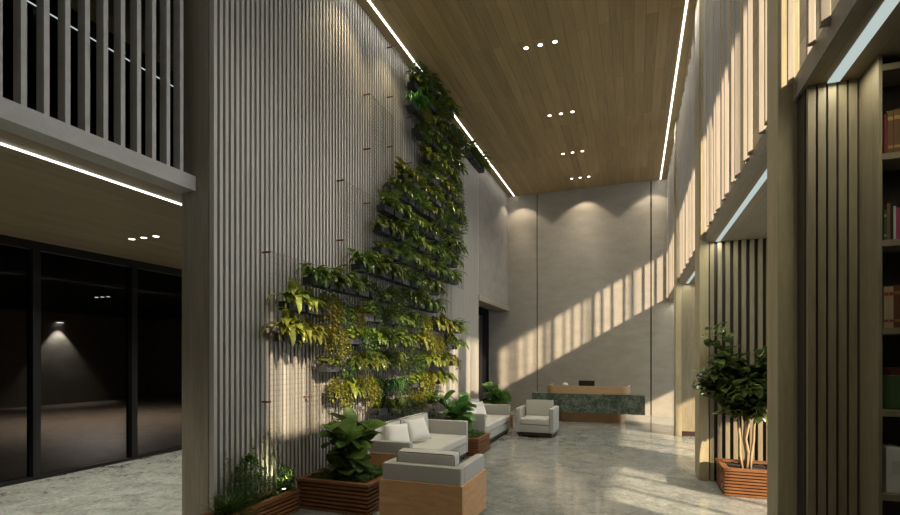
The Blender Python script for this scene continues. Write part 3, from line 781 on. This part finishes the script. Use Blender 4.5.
# ------------------------------------------------------------------ bookcase and books
BX0, BX1, BY0, BY1 = .706, 1.9, 1.895, 2.027
t = thing('bookcase', (1.3, 1.96, 0), 'tall built-in timber bookcase at the right edge', 'bookcase')
part('side_panel', MB().box(BX0, BX0 + .010, BY0, BY1, 0, ZS - .001), M['board'], t, .001)
part('side_panel', MB().box(BX1 - .010, BX1, BY0, BY1, 0, ZS - .001), M['board'], t, .001)
part('back_panel', MB().box(BX0 + .01, BX1 - .01, BY1 - .01, BY1, 0, ZS - .001), M['slatback'], t)
shz = [.03, .315, .579, .837, 1.09, 1.36, 1.626, 1.90]
for z in shz: part('shelf', MB().box(BX0 + .010, BX1 - .010, BY0 + .002, BY1 - .01, z - .02, z), M['board'], t, .001)
part('divider', MB().box(1.305, 1.315, BY0 + .003, BY1 - .01, .03, 1.88), M['board'], t)
def book(x, w, d, h, z, c, label, tc=(.55, .5, .4), name='book', lean=0):
    key = 'cover_%d_%d_%d' % tuple(int(v * 255) for v in c)
    mt = bpy.data.materials.get(key) or simple(key, c, .5)
    b = thing(name, (x, BY0 + .02, z), label, 'book', 'books on the bookcase')
    y0 = BY0 + .02
    part('cover', MB().box(x, x + .0016, y0, y0 + d, z, z + h).box(x + w - .0016, x + w, y0, y0 + d, z, z + h).box(x + .0016, x + w - .0016, y0, y0 + .003, z, z + h), mt, b)
    part('pages', MB().box(x + .0017, x + w - .0017, y0 + .003, y0 + d - .004, z + .003, z + h - .003), M['whitebox'], b)
    if tc:
        k2 = 'band_%d_%d_%d' % tuple(int(v * 255) for v in tc)
        m2 = bpy.data.materials.get(k2) or simple(k2, tc, .4)
        for f0, f1 in ((.78, .86), (.14, .2)): part('spine_band', MB().box(x + .001, x + w - .001, y0 - .0006, y0, z + h * f0, z + h * f1), m2, b)
z = 1.6262
book(.7265, .008, .10, .125, z, (.16, .02, .02), 'thin dark red book at left end of the top shelf', None)
book(.7355, .015, .12, .135, z, (.15, .075, .03), 'brown leather volume with gold bands beside the thin red book', (.4, .26, .08))
book(.7515, .017, .12, .137, z, (.14, .07, .028), 'thick brown leather volume, second from the thin red book', (.4, .26, .08))
z = 1.3602
book(.7265, .008, .11, .095, z, (.03, .09, .04), 'short green book on the second shelf from top', (.3, .35, .2))
book(.735, .008, .11, .115, z, (.22, .10, .04), 'narrow tan book beside the short green book', None)
book(.7435, .007, .11, .118, z, (.015, .015, .016), 'narrow black book between tan and white spines', None)
book(.751, .006, .10, .105, z, (.5, .55, .48), 'slim pale book beside the narrow black spine', None)
book(.7575, .011, .11, .10, z, (.35, .05, .11), 'crimson book at the frame edge, second shelf', None)
z = 1.0902
for k, nm in enumerate(('left', 'middle')):
    book(.7265 + k * .0125, .012, .11, .128, z, (.42, .31, .2), 'cream book with red bands, %s one of the cream pair' % nm, (.30, .03, .03))
book(.752, .017, .12, .132, z, (.13, .05, .025), 'dark brown book beside the cream banded pair', (.3, .15, .05))
z = .8372
t = thing('storage_tin', (.765, 1.955, z), 'green tin with dark lid on the fourth shelf', 'tin')
part('body', MB().lathe((.765, 1.955, z), [(.036, 0), (.037, .004), (.037, .105), (.035, .108)], 24), simple('green_tin', (.06, .11, .04), .4), t, 0, False)
part('lid', MB().lathe((.765, 1.955, z + .108), [(.0375, 0), (.0375, .018), (.034, .021)], 24), simple('dark_red_lid', (.07, .015, .012), .35), t)
t = thing('file_box', (.733, 1.95, .579), 'white box file standing on the shelf under the green tin', 'box')
part('case', MB().box(.733, .783, 1.915, 2.01, .5794, .72), M['whitebox'], t, .002)
part('label_holder', MB().box(.748, .768, 1.9142, 1.915, .64, .68), M['ring'], t)

# lamp seen on the wall behind the glass
wx, wy, wz = XO, 6.99, 1.755
t = thing('wall_lamp', (wx, wy, wz), 'small lit wall lamp behind the dark glass', 'lamp')
part('housing', MB().box(wx, wx + .12, wy - .07, wy + .07, wz - .03, wz + .02), M['ring'], t)
part('lamp', MB().box(wx + .02, wx + .10, wy - .05, wy + .05, wz - .034, wz - .03), M['lamp'], t)

# ------------------------------------------------------------------ lights
def light(kind, loc, energy, color, **kw):
    l = bpy.data.lights.new(kind.lower() + '_lamp', kind); l.energy = energy; l.color = color
    for k, v in kw.items(): setattr(l, k, v)
    o = bpy.data.objects.new(kind.lower() + '_lamp', l); COL.objects.link(o); o.location = Vector(loc) * S
    return o
def aim(o, d): o.rotation_euler = Vector(d).to_track_quat('-Z', 'Y').to_euler()
sun = light('SUN', (2, 0, 5), 11.0, (1.0, .82, .60), angle=math.radians(1.25)); aim(sun, (-1, .66, -.56))
WARM = (1.0, .86, .66)
for x in (-1.95, -.82, .30):                                     # back wall washers
    o = light('SPOT', (x, YB - .26, ZC - .02), 55, WARM, spot_size=math.radians(104), spot_blend=.35, shadow_soft_size=.03); aim(o, (0, 0, -1))
    o = light('SPOT', (x, YB - .26, ZC - .02), 85, WARM, spot_size=math.radians(48), spot_blend=.7, shadow_soft_size=.03); aim(o, (0, .04, -1))
for y in (3.45, 4.2):                                 # slatted wall washers
    o = light('SPOT', (XL + .30, y, ZC - .03), 50, (1.0, .82, .52), spot_size=math.radians(95), spot_blend=.8, shadow_soft_size=.04); aim(o, (-.20, 0, -1))
for y, _ in rows:  # the added rows out of view serve as fill
    o = light('SPOT', (-.847, y, ZC - .03), (165 if y < 4 else 70 if y > 8 else 210), (1, .93, .80), spot_size=math.radians(125), spot_blend=.9, shadow_soft_size=.1); aim(o, (0, 0, -1))
for y in (.8, 2.83, 5.0):
    o = light('SPOT', (-3.6, y, 1.92), 450, (1, .95, .82), spot_size=math.radians(130), spot_blend=.8, shadow_soft_size=.1); aim(o, (0, 0, -1))
o = light('SPOT', (-2.085, 2.60, zl + .06), 12, (1, .93, .6), spot_size=math.radians(110), spot_blend=.6, shadow_soft_size=.02); aim(o, (-.25, 0, 1))
o = light('SPOT', (wx + .14, wy, wz - .05), 170, (1, .93, .78), spot_size=math.radians(75), spot_blend=.5, shadow_soft_size=.03); aim(o, (-.1, 0, -1))
o = light('SPOT', (-7.77, 5.4, 1.9), 800, (1, .85, .7), spot_size=math.radians(140), spot_blend=.8, shadow_soft_size=.1); aim(o, (0, 0, -1))

for y0, y1 in ((.9, 2.01), (2.31, 4.49), (4.81, 6.92), (7.23, 9.1)):      # the bay strips give this light
    o = light('AREA', (.63, (y0 + y1) / 2, ZS - .012), (6 if y0 < 2 else 8) * (y1 - y0), (1, .95, .74), shape='RECTANGLE', size=.036 * S, size_y=(y1 - y0) * S)
for x, e in ((-2.10, 26), (.42, 52)):
    o = light('AREA', (x, 3.1, ZC - .012), e, (1, .97, .9), shape='RECTANGLE', size=.03 * S, size_y=12 * S)
for y, tgt in ((3.37, (-2.0, 3.3, 1.3)), (4.8, (-2.0, 4.6, 1.7)), (4.8, (-2.0, 5.0, 3.2)), (6.245, (-2.0, 5.5, 2.9)), (6.245, (-2.0, 5.3, 1.8))):   # extra spots added at the rows to brighten the plants
    o = light('SPOT', (-.985, y, ZC - .03), 110, (1, .88, .62), spot_size=math.radians(42), spot_blend=.8, shadow_soft_size=.03)
    aim(o, Vector(tgt) - Vector((-.985, y, ZC - .03)))
w = bpy.data.worlds.new('World'); SC.world = w; w.use_nodes = True
bg = w.node_tree.nodes['Background']; bg.inputs[0].default_value = (.75, .86, 1.0, 1); bg.inputs[1].default_value = 2.6

# ------------------------------------------------------------------ camera
cam = bpy.data.cameras.new('camera'); co = bpy.data.objects.new('camera', cam); COL.objects.link(co)
cam.sensor_width = 36; cam.lens = 36 * 498 / 900; cam.shift_y = 99.5 / 900; cam.clip_start = .02; cam.clip_end = 200
co.location = (0, 0, S); co.rotation_euler = (PI / 2, 0, math.atan(184 / 498))
SC.camera = co
SC.view_settings.view_transform = 'Standard'; SC.view_settings.look = 'None'; SC.view_settings.gamma = 1
SC.view_settings.use_curve_mapping = False; SC.view_settings.exposure = .22
SC.cycles.use_denoising = True; SC.cycles.max_bounces = 8; SC.cycles.diffuse_bounces = 5; SC.cycles.transparent_max_bounces = 16
SC.cycles.sample_clamp_indirect = 6; SC.cycles.caustics_reflective = False; SC.cycles.caustics_refractive = False
